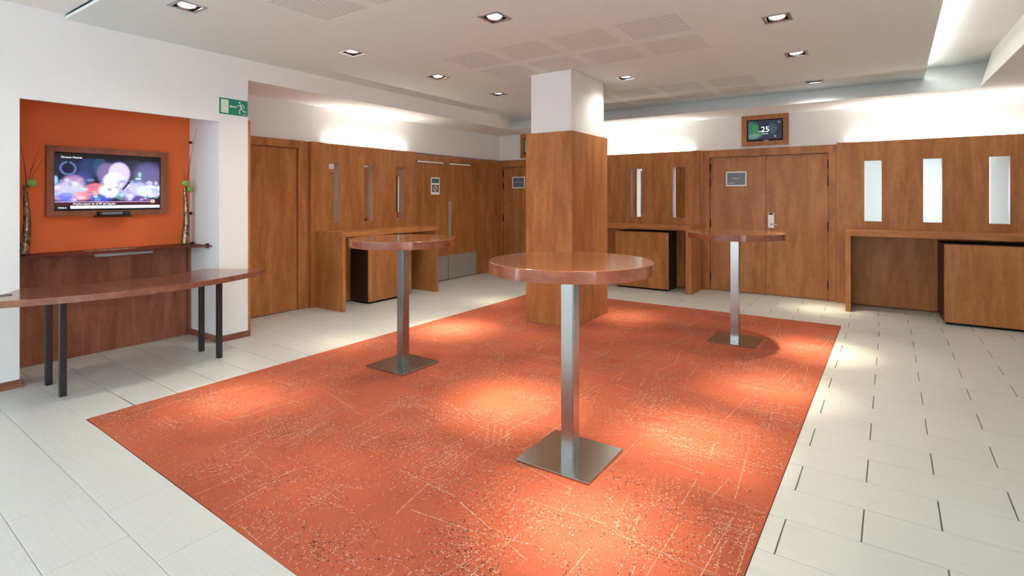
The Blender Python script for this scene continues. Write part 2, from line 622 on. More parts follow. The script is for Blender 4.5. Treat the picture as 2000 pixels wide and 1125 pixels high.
tiles.sort(key=tile_score, reverse=True)
stuff = bmesh.new()
for i, t in enumerate(tiles):
    if sum((t[k][0] * t[(k + 1) % len(t)][1] - t[(k + 1) % len(t)][0] * t[k][1]) for k in range(len(t))) < 0:
        t = t[::-1]
    show = i < 300 and tile_score(t) > 0
    bm = bmesh.new() if show else stuff
    cx = sum(p[0] for p in t) / len(t); cy = sum(p[1] for p in t) / len(t)
    ins = 0.0012
    def inset(p):
        dx, dy = cx - p[0], cy - p[1]
        return (p[0] + math.copysign(min(ins, abs(dx)), dx), p[1] + math.copysign(min(ins, abs(dy)), dy))
    a = [bm.verts.new((p[0], p[1], -0.0098)) for p in t]
    b = [bm.verts.new((p[0], p[1], -0.0010)) for p in t]
    c = [bm.verts.new((*inset(p), 0.0)) for p in t]
    k = len(t)
    bm.faces.new(c)
    for u in range(k):
        bm.faces.new((a[u], a[(u + 1) % k], b[(u + 1) % k], b[u]))
        bm.faces.new((b[u], b[(u + 1) % k], c[(u + 1) % k], c[u]))
    if show:
        finish(bm, 'tile', M['tile'], floor, at=(cx, cy, 0))
tag(finish(stuff, 'tile_field', M['tile'], floor), kind='stuff')

# carpet with its woven flecks
def carpet_map(u, v, w):
    v = edge_f(u) if v < 1.001 else v
    return ((edge_r(v) if u > -0.1 else u), v, w)


carpet = plate('carpet', (CL, 0.0), (1.0, CB), [(-3.3302, -2.7198, 5.1898, 6.1502)], -0.0095, 0.0, carpet_map, M['carpet'])
tag(carpet, 'large terracotta carpet with cream and dark flecked strokes set into the tile floor', 'carpet')
fv, ff, fm = [], [], []


def fleck(x, y, ang, ln, wd, mi):
    if not (CL + 0.01 < x < edge_r(y) - 0.01 and edge_f(x) + 0.01 < y < CB - 0.01) or (-3.35 < x < -2.70 and 5.17 < y < 6.17):
        return
    ca, sa = math.cos(ang), math.sin(ang)
    k = len(fv)
    for a, b in ((-1, -1), (1, -1), (1, 1), (-1, 1)):
        u, v = a * ln / 2, b * wd / 2
        fv.append((x + u * ca - v * sa, y + u * sa + v * ca, 0.0009))
    ff.append((k, k + 1, k + 2, k + 3)); fm.append(mi)


def stroke(x, y, ang, length, dens, kind, wob=0.004):
    t = -length / 2
    bend = random.uniform(-0.5, 0.5) if random.random() < 0.3 else 0.0
    while t < length / 2:
        aa = ang + bend * (t / length if t > 0 else 0) * 2
        if random.random() < dens:
            jx, jy = random.gauss(0, wob), random.gauss(0, wob)
            px = x + t * math.cos(aa) + jx
            py = y + t * math.sin(aa) + jy
            r = random.random()
            if kind == 'cream': mi = 0 if r < 0.86 else 3
            elif kind == 'mix': mi = 0 if r < 0.24 else 1 if r < 0.70 else 2 if r < 0.86 else 3
            else: mi = 3 if r < 0.55 else 0 if r < 0.75 else 1
            fleck(px, py, aa + random.gauss(0, 0.5), random.uniform(0.004, 0.0085), random.uniform(0.0025, 0.0042), mi)
        t += random.uniform(0.005, 0.010)


def solid_line(x, y, ang, length):
    t = -length / 2
    while t < length / 2:
        fleck(x + t * math.cos(ang) + random.gauss(0, 0.0006), y + t * math.sin(ang) + random.gauss(0, 0.0006), ang,
              0.012, random.uniform(0.0018, 0.0042), 0 if random.random() < 0.6 else 3)
        t += 0.010


for k in range(900):
    px, py = random.uniform(CL, -0.25), random.uniform(1.15, CB)
    base = random.choice([0, math.pi / 2, 0, math.pi / 2, random.uniform(0, math.pi)])
    base += random.gauss(0, 0.14)
    nl = random.randint(2, 6)
    sp = random.uniform(0.026, 0.048)
    kind = random.choice(['mix', 'mix', 'mix', 'cream', 'pink'])
    dens = random.uniform(0.35, 0.85)
    for q in range(nl):
        off = (q - nl / 2) * sp
        sl = random.uniform(-0.06, 0.06)
        stroke(px - off * math.sin(base) + sl * math.cos(base), py + off * math.cos(base) + sl * math.sin(base),
               base, random.uniform(0.12, 0.38), dens, kind)
for k in range(170):
    px, py = random.uniform(CL, -0.25), random.uniform(1.15, CB)
    base = random.choice([0, math.pi / 2]) + random.gauss(0, 0.12)
    solid_line(px, py, base, random.uniform(0.18, 0.55))
for k in range(22000):
    fleck(random.uniform(CL, -0.25), random.uniform(1.15, CB), random.uniform(0, 3.14),
          random.uniform(0.003, 0.007), random.uniform(0.0025, 0.004), random.choice([0, 1, 1, 2, 3, 3]))
me = bpy.data.meshes.new('yarn_flecks')
me.from_pydata(fv, [], ff)
me.polygons.foreach_set('material_index', fm)
tag(link('yarn_flecks', me, [M['cream_yarn'], M['dark_yarn'], M['grey_yarn'], M['pink_yarn']], carpet), kind='stuff')

# ------------------------------------------------------------------ walls
# left: white wall with the television niche and, behind the viewer, an added glazed door opening for daylight
wl = boxes('wall_left', [(-6.5, XW, YF - 0.2, -2.9, 0, 3.25), (-6.5, XW, -2.9, -1.0, 2.45, 3.25), (-6.5, XW, -1.0, 1.20, 0, 3.25),
                         (XW - 0.035, XW, 1.20, 2.69, 2.212, 3.25), (-6.5, XW - 0.035, 1.20, 2.69, 2.50, 3.25), (-6.5, XW, 2.69, 2.985, 0, 3.25)], M['white'])
struct(wl, 'white plaster wall around the orange television niche')
nb = struct(box('wall_niche', -6.5, -5.98, 1.20, 2.69, 0.0, 2.50, M['orange'], bevel=0), 'orange painted back of the television niche')
struct(box('wall_recess', -6.5, -6.20, 2.985, 8.85, 0, 2.19, M['white'], bevel=0))
struct(box('wall_recess_upper', -6.5, XR, 2.985, 8.85, 2.19, 3.25, M['white'], bevel=0), 'white wall band above the left wood panelling')
struct(box('wall_back', -6.5, XE + 0.2, 8.66, 8.9, 0, 2.19, M['white'], bevel=0))
struct(box('wall_back_upper', XR, XE + 0.2, YB, 8.9, 2.19, 3.25, M['white'], bevel=0), 'white wall band above the back wood panelling')
ADDED_WINR = [(-2.9, -1.0, 0.4, 2.5), (-0.8, 0.4, 0.4, 2.5)]  # added openings, out of view, to bring daylight in from the right
struct(plate('wall_right', (YF - 0.2, YB), (0, 3.25), ADDED_WINR, XE, XE + 0.2, FXP, M['white']))
ADDED_WIN = [(-5.0, -3.5, 0.5, 2.5), (-3.3, -1.8, 0.5, 2.5), (-1.6, -0.3, 0.5, 2.5)]  # openings added behind the viewer to supply daylight
struct(plate('wall_front', (-6.5, XE + 0.2), (0, 3.25), ADDED_WIN, YF - 0.2, YF, FY, M['white']))
for i, (a, b, c, d) in enumerate(ADDED_WIN):
    w = struct(thing('window_%d' % (i + 1), ((a + b) / 2, YF - 0.1, c)))  # added window, unseen, only lets daylight in
    plate('window_frame', (a, b), (c, d), [(a + 0.06, (a + b) / 2 - 0.03, c + 0.06, d - 0.06), ((a + b) / 2 + 0.03, b - 0.06, c + 0.06, d - 0.06)],
          YF - 0.13, YF - 0.07, FY, M['alu'], w)
    for (e, f) in ((a + 0.06, (a + b) / 2 - 0.03), ((a + b) / 2 + 0.03, b - 0.06)):
        box('pane', e, f, YF - 0.104, YF - 0.098, c + 0.06, d - 0.06, M['glass'], w, 0)
for i, (a, b, c, d) in enumerate(ADDED_WINR):
    w = struct(thing('window_%d' % (i + 4), (XE + 0.1, (a + b) / 2, c)))  # added side window, unseen, there for its daylight
    plate('window_frame', (a, b), (c, d), [(a + 0.06, (a + b) / 2 - 0.03, c + 0.06, d - 0.06), ((a + b) / 2 + 0.03, b - 0.06, c + 0.06, d - 0.06)],
          XE + 0.07, XE + 0.13, FXP, M['alu'], w)
    for (e, f) in ((a + 0.06, (a + b) / 2 - 0.03), ((a + b) / 2 + 0.03, b - 0.06)):
        box('pane', XE + 0.098, XE + 0.104, e, f, c + 0.06, d - 0.06, M['glass'], w, 0)
gd = struct(thing('added_door_5', (-5.9, -1.95, 0)))  # glazed door added out of view to supply daylight
plate('door_frame', (-2.9, -1.0), (0, 2.45), [(-2.82, -1.99, 0.08, 2.37), (-1.91, -1.08, 0.08, 2.37)], -5.62, -5.56, FXP, M['alu'], gd)
for e, f in ((-2.82, -1.99), (-1.91, -1.08)):
    box('pane', -5.593, -5.587, e, f, 0.08, 2.37, M['glass'], gd, 0)

# skirting boards and the timber edge at the end of the white wall
struct(box('baseboard_left', XW, XW + 0.012, -1.0, 1.212, 0, 0.062, M['walnut_h']), 'brown skirting board left of the niche')
struct(boxes('baseboard_pier', [(XW, XW + 0.012, 2.678, 3.0, 0, 0.062), (-5.95, XW + 0.012, 2.678, 2.690, 0, 0.062)], M['walnut_h']),
       'brown skirting board around the white pier')
struct(box('trim_1', -6.12, XW + 0.006, 2.985, 3.012, 0, 2.26, M['wood']), 'wood edge strip on the end of the white wall')

# ------------------------------------------------------------------ ceiling
DL = [(-4.24, 1.89), (-2.47, 3.39), (-4.24, 3.415), (-4.24, 4.67), (-4.26, 5.93), (-0.605, 4.675), (-0.595, 5.945), (-2.41, 5.98), (-0.555, 7.47),
      (-0.60, 3.40), (-2.45, 1.90), (-0.60, 1.90)]
HS = 0.083
px0, px1, py0, py1 = -3.66, -3.15, 4.10, 4.61
cells = [(-3.66 + 0.634 * i, -3.66 + 0.634 * i + 0.51, y, y + 0.51) for y in (1.565, 2.18, 4.10, 4.73) for i in range(4)]
cells += [(-3.55 + 0.634 * i, -3.55 + 0.634 * i + 0.51, y, y + 0.51) for y in (6.66, 7.28) for i in range(4)]
xr = lambda y: 0.291 + 0.033 * y
ceiling = plate('ceiling', (XW, 0.555), (1.474, 8.16),
                [(x - HS, x + HS, y - HS, y + HS) for x, y in DL] + cells, ZC, ZC + 0.025,
                lambda u, v, w: ((xr(v) if abs(u - 0.555) < 1e-6 else u), v, w), M['ceiling'])
struct(ceiling, 'beige lowered ceiling raft with square downlights and perforated panels')
for (a, b, c, d) in cells:
    box('perforated_panel', a, b, c, d, ZC + 0.0015, ZC + 0.014, M['perf'], ceiling, 0)
struct(box('ceiling_upper', -6.5, XE + 0.2, YF - 0.2, 8.9, ZH, ZH + 0.15, M['soffit'], bevel=0), 'white raised ceiling above the raft')
struct(box('ceiling_front', XW, 0.33, YF, 1.472, 2.930, ZH, M['white'], bevel=0), 'white ceiling in front of the beige raft')
struct(box('trim_2', XR - 0.02, XW, 2.985, YB, ZS, ZH, M['soffit'], bevel=0), 'white boxed soffit over the left recess')
struct(prism('trim_3', [(7.775, ZS), (YB + 0.05, ZS), (YB + 0.05, ZH), (8.315, ZH)], XW, XE, M['white_lit'],
             frame=lambda u, v, w: (w, u, v)), 'white slanted soffit along the back wall')
struct(prism('trim_4', [(1.03, ZS), (XE, ZS), (XE, ZH), (1.13, ZH)], YF, 7.776, M['soffit'],
             frame=lambda u, v, w: (u, w, v)), 'white soffit along the right of the ceiling recess')


def area_light(name, loc, rot, sx, sy, power, col, parent):
    la = bpy.data.lights.new(name, 'AREA')
    la.shape = 'RECTANGLE'
    la.size, la.size_y = sx, sy
    la.energy = power
    la.color = col
    o = bpy.data.objects.new(name, la)
    C.objects.link(o)
    o.parent = parent
    o.location = Vector(loc) - origin(parent)
    o.rotation_euler = rot
    return o


def spot(name, loc, target, power, col, parent, size=100, blend=0.9, rad=0.045):
    la = bpy.data.lights.new(name, 'SPOT')
    la.energy = power
    la.color = col
    la.spot_size = math.radians(size)
    la.spot_blend = blend
    la.shadow_soft_size = rad
    o = bpy.data.objects.new(name, la)
    C.objects.link(o)
    o.parent = parent
    o.location = Vector(loc) - origin(parent)
    o.rotation_euler = (Vector(target) - Vector(loc)).to_track_quat('-Z', 'Y').to_euler()
    return o


DLT = ['square downlight nearest the front left corner of the ceiling raft', 'brightest square downlight, in front of the perforated ceiling panels',
       'square downlight second from the front along the left of the ceiling', 'bright square downlight third from the front along the left of the ceiling',
       'small far square downlight at the left rear of the ceiling', 'largest of the three square downlights on the right of the ceiling',
       'middle one of the three square downlights on the right of the ceiling', 'square downlight in the ceiling just right of the pillar',
       'smallest and farthest of the three square downlights on the right', 'square downlight out of view above the front right of the carpet',
       'square downlight out of view above the front middle of the carpet', 'square downlight out of view above the front right corner of the carpet']
AIM = [(-3.75, 2.0), (-2.1, 3.05), (-4.30, 3.40), (-3.8, 4.42), (-4.30, 5.93), (-0.6, 4.4), (-0.42, 5.75), (-2.45, 6.10), (-0.5, 7.9), (-0.88, 3.2), (-2.4, 1.7), (-1.05, 2.1)]
PW = [0.55, 1.2, 0.28, 1.2, 0.28, 0.8, 1.1, 0.45, 0.5, 1.0, 0.15, 0.9]
SP = [1, 1, 2.0, 1.7, 2.0, 0.9, 1, 1.3, 1.2, 0.55, 1, 0.6]
for i, (x, y) in enumerate(DL):
    t = thing('downlight', (x, y, ZC), DLT[i], 'downlight', 'recessed square downlights')
    o = 0.101
    plate('trim_frame', (x - o, x + o), (y - o, y + o), [(x - HS + .006, x + HS - .006, y - HS + .006, y + HS - .006)], ZC - 0.005, ZC, FZ, M['trim_alu'], t)
    e = HS - 0.001
    bm = bmesh.new()
    v = bm_box(bm, x - e, x + e, y - e, y + e, ZC + 0.0005, ZC + 0.13)
    bm.faces.remove([f for f in bm.faces if all(abs(q.co.z - ZC - 0.0005) < 1e-6 for q in f.verts)][0])
    finish(bm, 'housing', M['matt_black'], t)
    # tilted reflector lamp
    ax, ay = AIM[i]
    d = Vector((ax - x, ay - y, -ZC)).normalized()
    c0 = Vector((x, y, ZC + 0.008))
    rot = d.to_track_quat('-Z', 'Y').to_matrix()
    for nm, prof, mt in (('lamp_ring', [(0.062, 0.0), (0.066, -0.004), (0.066, 0.02), (0.04, 0.055), (0.02, 0.06), (0.02, 0.02), (0.056, 0.008)], M['chrome']),
                         ('lamp_face', [(0.001, 0.003), (0.055, 0.003), (0.055, 0.008), (0.001, 0.008)], M['bulb_dim'] if i in (2, 4) else M['bulb'])):
        bm = bmesh.new()
        n = 24
        rings = [[bm.verts.new(c0 + rot @ Vector((r * math.cos(2 * math.pi * k / n), r * math.sin(2 * math.pi * k / n), z))) for k in range(n)] for r, z in prof]
        m_ = len(rings)
        for a in range(m_ if nm == 'lamp_ring' else m_ - 1):
            for k in range(n):
                bm.faces.new((rings[a][k], rings[a][(k + 1) % n], rings[(a + 1) % m_][(k + 1) % n], rings[(a + 1) % m_][k]))
        if nm == 'lamp_face':
            bm.faces.new(rings[0]); bm.faces.new(rings[-1][::-1])
        finish(bm, nm, mt, t, smooth=nm == 'lamp_ring')
    spot('downlight_beam', c0 + d * 0.012, (ax, ay, 0), SPOT_W * 0.62 * PW[i], BEAM, t, size=25, blend=1.0)
    spot('downlight_core', c0 + d * 0.012, (ax, ay, 0), SPOT_W * 0.62 * PW[i], BEAM, t, size=14, blend=1.0)
    spot('downlight_flood', c0 + d * 0.012, (ax, ay, 0), SPOT_W * 0.17 * PW[i], BEAM, t, size=48, blend=1.0)
    spot('downlight_spill', c0 + d * 0.012, (x, y, 0), SPOT_W * SPILL * SP[i], WARM, t, size=150, blend=1.0)

# concealed light strips
def cove(label, p0, p1, power, w=0.045, col=COVE_COL):
    p0, p1 = Vector(p0), Vector(p1)
    t = thing('cove_light', (p0 + p1) / 2, label, 'strip light')
    tube('light_strip', [p0, p1], 0.008, M['led'], t, 8)
    along_x = abs(p1.x - p0.x) > abs(p1.y - p0.y)
    L = (p1 - p0).length
    rot = (math.pi, 0, 0) if along_x else (math.pi, 0, math.pi / 2)
    area_light('strip_glow', (p0 + p1) / 2 + Vector((0, 0, 0.012)), rot, L, w, power * L, col, t)


cove('light strip hidden behind the top of the left mirror panel', (-6.10, 4.50, 2.168), (-6.10, 5.95, 2.168), COVE_WALL)
cove('light strip hidden behind the top of the panel right of the pillar', (-4.15, 8.545, 2.172), (-2.35, 8.545, 2.172), COVE_WALL)
cove('light strip hidden behind the top of the right-hand mirror panel', (-0.20, 8.545, 2.182), (1.6, 8.545, 2.182), COVE_WALL)
cove('light strip lying on the right edge of the ceiling raft', (0.30, 1.8, 2.935), (0.42, 7.9, 2.935), COVE_CEIL, w=0.06, col=(0.90, 0.98, 1.0))

# ------------------------------------------------------------------ wood panelling with mirror slots
def panel(label, frame, u0, u1, ztop, slots, seams, wf, sgn, base):
    """boards stand 2 cm thick in front of the wall; wf = front plane, sgn = direction into the wall"""
    t = thing('wall_panel', base, label, 'wall panel', 'mirror panels')
    cuts = [u0] + seams + [u1]
    for a, b in zip(cuts[:-1], cuts[1:]):
        hs = [(max(s0, a), min(s1, b), z0, z1) for (s0, s1, z0, z1) in slots if s1 > a + 1e-6 and s0 < b - 1e-6]
        sg = 0.0012 if frame is FXP else 0.0003
        a2, b2 = a + (sg if a != u0 else 0), b - (sg if b != u1 else 0)
        hs = [(h[0] if h[0] > a + 1e-6 else a2, h[1] if h[1] < b - 1e-6 else b2, h[2], h[3]) for h in hs]
        plate('board', (a2, b2), (0.0, ztop), hs, wf, wf + sgn * 0.02, frame, M['wood'], t)
    for a, b in ((u0, u0 + 0.018), (u1 - 0.018, u1)):
        plate('side_return', (a, b), (0.0, ztop), [], wf + sgn * 0.02, wf + sgn * 0.075, frame, M['wood'], t)
    for (s0, s1, z0, z1) in slots:
        plate('slot_lining', (s0 - 0.012, s1 + 0.012), (z0 - 0.012, z1 + 0.012), [(s0, s1, z0, z1)], wf + sgn * 0.0205, wf + sgn * 0.062, frame, M['wood'], t)
        plate('mirror', (s0 - 0.01, s1 + 0.01), (z0 - 0.01, z1 + 0.01), [], wf + sgn * 0.0625, wf + sgn * 0.067, frame, M['mirror'], t)
    return t


panel('tall wood wall panel with three mirror slots behind the left console', FXP, 4.21, 6.14, 2.188,
      [(4.486, 4.661, 1.11, 1.92), (5.088, 5.269, 1.11, 1.925), (5.706, 5.888, 1.11, 1.92)], [5.2695], -6.05, -1, (-6.05, 5.17, 0))
panel('tall wood wall panel with mirror slots partly hidden by the pillar', FY, -4.28, -2.195, 2.195,
      [(-4.05, -3.85, 1.125, 1.94), (-3.337, -3.139, 1.125, 1.94), (-2.623, -2.427, 1.125, 1.94)], [-3.1385], 8.50, 1, (-3.24, 8.5, 0))
panel('tall wood wall panel with three mirror slots at the right end', FY, -0.362, 1.71, 2.206,
      [(-0.045, 0.146, 1.132, 1.948), (0.58, 0.768, 1.132, 1.95), (1.211, 1.398, 1.132, 1.952)], [0.7685], 8.50, 1, (0.68, 8.5, 0))
# plain pilaster boards
struct(box('trim_5', XR, -6.09, 7.955, 8.56, 0, 2.172, M['wood']), 'plain wood pilaster in the far left corner')
struct(box('trim_6', -6.19, -6.10, 4.165, 4.208, 0, 2.185, M['wood']))
struct(box('trim_7', -4.36, -4.285, 8.56, 8.655, 0, 2.185, M['wood']))
struct(box('trim_9', -2.194, -2.161, 8.53, 8.655, 0, 2.19, M['wood']))  # filler added to stop cove light leaking past the panel end
struct(box('trim_8', -6.09, -6.065, 8.555, 8.655, 0, 2.185, M['wood']))


# ------------------------------------------------------------------ doors
def lever_lock(t, x, y, z0):
    k = box('lock_plate', x, x + 0.083, y - 0.022, y, z0, z0 + 0.225, M['paper'], t, 0.006)
    box('card_reader', x + 0.012, x + 0.071, y - 0.0245, y - 0.0222, z0 + 0.196, z0 + 0.222, M['matt_black'], k, 0.0005)
    tube('lever', [(x + 0.045, y - 0.022, z0 + 0.058), (x + 0.045, y - 0.055, z0 + 0.058), (x + 0.09, y - 0.06, z0 + 0.056), (x + 0.150, y - 0.058, z0 + 0.052)],
         [0.011, 0.011, 0.011, 0.008], M['chrome'], k, 10)


# left single door
d1 = struct(thing('door_1', (-6.12, 3.6, 0)), 'plain wood door between the white pier and the left mirror panel')
box('leaf', -6.16, -6.118, 3.06, 4.046, 0.008, 2.083, M['wood'], d1, 0.002)
boxes('door_frame', [(-6.19, -6.095, 4.052, 4.16, 0, 2.19), (-6.19, -6.095, 3.013, 4.052, 2.089, 2.19)], M['wood'], d1)
# left double door
d2 = struct(thing('door_2', (-6.14, 7.03, 0)), 'wood double doors with steel kick plates in the left wall')
boxes('door_frame', [(-6.19, -6.105, 6.142, 6.20, 0, 2.165), (-6.19, -6.105, 7.845, 7.952, 0, 2.165), (-6.19, -6.105, 6.20, 7.845, 2.068, 2.165)], M['wood'], d2)
for k, (a, b) in enumerate(((6.205, 7.027), (7.033, 7.84))):
    lf = box('leaf', -6.185, -6.142, a, b, 0.008, 2.062, M['wood'], d2, 0.002)
    box('kick_plate', -6.1415, -6.1395, a + 0.004, b - 0.004, 0.012, 0.43, M['satin'], lf, 0)
    if k == 1:
        box('push_plate', -6.1415, -6.1395, a + 0.005, a + 0.075, 0.68, 1.385, M['satin'], lf, 0)
    cl = box('door_closer', -6.14, -6.098, a + 0.02, a + (0.66 if k == 0 else 0.58), 2.035, 2.06, M['paper'], lf, 0.004)
nt = thing('notice', (-6.141, 6.69, 1.50), 'small printed no-entry style notice on the left double doors', 'notice')
box('card', -6.1415, -6.138, 6.588, 6.802, 1.503, 1.797, M['paper'], nt, 0)
box('photo', -6.1378, -6.1374, 6.606, 6.786, 1.700, 1.775, M['teal'], nt, 0)
sq = box('panel', -6.1378, -6.1374, 6.612, 6.780, 1.545, 1.668, M['grey_print'], nt, 0)
cy, cz = 6.694, 1.606
prism('emblem', [(cy + r * 0.042 / 0.042 * 0.050 * math.cos(t), cz + 0.050 * math.sin(t)) for r in (1,) for t in [2 * math.pi * q / 28 for q in range(28)]],
      -6.1373, -6.1370, M['paper'], nt, frame=lambda u, v, w: (w, u, v))
prism('emblem_centre', [(cy + 0.038 * math.cos(t), cz + 0.038 * math.sin(t)) for t in [2 * math.pi * q / 28 for q in range(28)]],
      -6.1369, -6.1367, M['grey_print'], nt, frame=lambda u, v, w: (w, u, v))
prism('emblem_bar', [(cy - 0.034, cz - 0.022), (cy - 0.024, cz - 0.034), (cy + 0.034, cz + 0.022), (cy + 0.024, cz + 0.034)],
      -6.1366, -6.1364, M['paper'], nt, frame=lambda u, v, w: (w, u, v))


def double_door(name, label, x0, x1, ztop, zhead, yl, yf):
    t = struct(thing(name, ((x0 + x1) / 2, yl, 0)), label)
    mid = (x0 + x1) / 2
    boxes('door_frame', [(x0 - 0.10, x0 - 0.005, yf, 8.655, 0, zhead), (x1 + 0.005, x1 + 0.098, yf, 8.655, 0, zhead),
                         (x0 - 0.005, x1 + 0.005, yf, 8.655, ztop + 0.006, zhead)], M['wood'], t)
    for k, (a, b) in enumerate(((x0, mid - 0.002), (mid + 0.002, x1))):
        lf = box('leaf', a, b, yl, yl + 0.045, 0.008, ztop, M['wood'], t, 0.002)
        hx = a - 0.004 if k == 0 else b + 0.004
        for hz in (0.16, 0.98, 1.62, 1.86):
            tube('hinge', [(hx, yl - 0.010, hz), (hx, yl - 0.010, hz + 0.125)], 0.015, M['hinge'], lf, 8)
    return t, mid


d3, m3 = double_door('door_3', 'wood double doors in the far corner beside the pillar', -6.05, -4.45, 2.05, 2.18, 8.60, 8.556)
d4, m4 = double_door('door_4', 'closed wood double doors with a card lock in the back wall', -2.06, -0.465, 2.075, 2.19, 8.60, 8.556)
lever_lock(d4, m4 + 0.028, 8.60, 1.00)


def door_sign(label, x0, x1, z0, z1, rows):
    y = 8.60
    t = thing('door_sign', ((x0 + x1) / 2, y, z0), label, 'sign', 'framed room signs')
    plate('frame', (x0, x1), (z0, z1), [(x0 + 0.018, x1 - 0.018, z0 + 0.018, z1 - 0.018)], y - 0.012, y - 0.0005, FY, M['paper'], t)
    box('card', x0 + 0.017, x1 - 0.017, y - 0.006, y - 0.001, z0 + 0.017, z1 - 0.017, M['slate'], t, 0)
    return t


s4 = door_sign('white-framed slate sign on the back double doors', -1.825, -1.53, 1.628, 1.850, 3)
for z, a, b, hgt in ((1.742, 0.27, 0.68, 0.020), (1.724, 0.36, 0.58, 0.010), (1.665, 0.12, 0.45, 0.018)):
    n = 7
    for k in range(n):
        xa = -1.825 + 0.295 * (a + (b - a) * k / n)
        box('lettering', xa, xa + 0.295 * (b - a) / n * 0.72, 8.5932, 8.5938, z, z + hgt * random.uniform(0.6, 1.0), M['slate_text'], s4, 0)
s3 = door_sign('white-framed slate sign on the far corner doors, half behind the pillar', -5.83, -5.54, 1.635, 1.860, 1)
for k in range(9):
    xa = -5.79 + 0.022 * k
    box('lettering', xa, xa + 0.016, 8.5932, 8.5938, 1.742, 1.742 + random.uniform(0.010, 0.018), M['slate_text'], s3, 0)


# ------------------------------------------------------------------ consoles and cabinets
def console(label, frame, u0, u1, w0, w1, ztop, th, leg, base, top_mat, back_off=0.05):
    """waterfall console; u along the wall, w0 = front plane, w1 = at the panel"""
    t = thing('console_table', base, label, 'console', 'wood consoles against the mirror panels')
    def bx(n, a, b, c, d, e, f, mt):
        p, q = frame(a, e, c), frame(b, f, d)
        return box(n, min(p[0], q[0]), max(p[0], q[0]), min(p[1], q[1]), max(p[1], q[1]), min(p[2], q[2]), max(p[2], q[2]), mt, t, 0.002)
    bx('top', u0, u1, w0, w1, ztop - th, ztop, top_mat)
    bx('side_panel', u0, u0 + leg, w0, w1, 0, ztop - th, M['wood'])
    bx('side_panel', u1 - leg, u1, w0, w1, 0, ztop - th, M['wood'])
    s = 1 if w1 > w0 else -1
    bx('back_panel', u0 + leg + 0.001, u1 - leg - 0.001, w1 - s * back_off, w1 - s * (back_off - 0.016), 0.02, ztop - th - 0.001, M['wood'])
    return t


def cabinet(label, x0, x1, y0, y1, z1, face, base):
    t = thing('cabinet', base, label, 'cabinet', 'wood cabinets under the consoles')
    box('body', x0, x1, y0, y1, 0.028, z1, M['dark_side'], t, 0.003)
    k = 0.025
    box('plinth', x0 + k, x1 - k, y0 + k, y1 - k, 0.0, 0.028, M['matt_black'], t, 0)
    if face == 'x':
        box('front_panel', x1, x1 + 0.018, y0, y1, 0.030, z1, M['wood'], t, 0.0015)
    else:
        box('front_panel', x0, x1, y0 - 0.018, y0, 0.030, z1, M['wood'], t, 0.0015)
    return t


console('waterfall wood console against the left mirror panel', FXP, 4.275, 6.052, -5.49, -6.049, 1.003, 0.058, 0.048, (-5.77, 5.16, 0), M['wood_h'])
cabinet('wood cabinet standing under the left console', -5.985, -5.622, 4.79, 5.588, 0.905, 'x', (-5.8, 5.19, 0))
console('wood console against the panel right of the pillar', FY, -4.22, -2.178, 7.953, 8.499, 1.018, 0.062, 0.082, (-3.2, 8.22, 0), M['wood_hx'])
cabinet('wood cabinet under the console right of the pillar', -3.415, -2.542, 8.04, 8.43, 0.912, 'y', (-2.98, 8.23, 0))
console('wood console against the right-hand mirror panel', FY, -0.242, 1.60, 7.92, 8.499, 1.032, 0.068, 0.058, (0.68, 8.2, 0), M['wood_hx'])
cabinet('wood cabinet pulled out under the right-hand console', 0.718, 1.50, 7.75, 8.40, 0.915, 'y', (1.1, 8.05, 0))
so = tag(box('wall_socket', -2.30, -2.262, 8.26, 8.34, 0.26, 0.34, M['paper'], None, 0.004), 'small pale socket inside the console right of the pillar', 'socket')

# ------------------------------------------------------------------ pillar
pl = thing('pillar', (-3.02, 5.67, 0), 'square pillar clad in wood boards below and white above', 'pillar')
box('core', -3.285, -2.757, 5.235, 6.11, 0.0005, ZC - 0.0005, M['white'], pl, 0)
zt = 2.198
box('cladding_board', -3.33, -2.722, 5.19, 5.215, 0.0005, zt, M['wood'], pl, 0.003)
box('cladding_board', -2.747, -2.72, 5.2155, 5.6985, 0.0005, zt, M['wood'], pl, 0.003)
box('cladding_board', -2.747, -2.72, 5.7025, 6.125, 0.0005, zt, M['wood'], pl, 0.003)
box('cladding_board', -3.33, -2.722, 6.1255, 6.15, 0.0005, zt, M['wood'], pl, 0.003)
box('cladding_board', -3.33, -3.305, 5.2155, 5.6985, 0.0005, zt, M['wood'], pl, 0.003)
box('cladding_board', -3.33, -3.305, 5.7025, 6.125, 0.0005, zt, M['wood'], pl, 0.003)
boxes('cap', [(-3.304, -2.748, 5.2155, 5.234, zt - 0.03, zt - 0.006), (-3.304, -2.748, 6.111, 6.125, zt - 0.03, zt - 0.006),
              (-3.304, -3.286, 5.234, 6.111, zt - 0.03, zt - 0.006), (-2.756, -2.748, 5.234, 6.111, zt - 0.03, zt - 0.006)], M['wood'], pl)

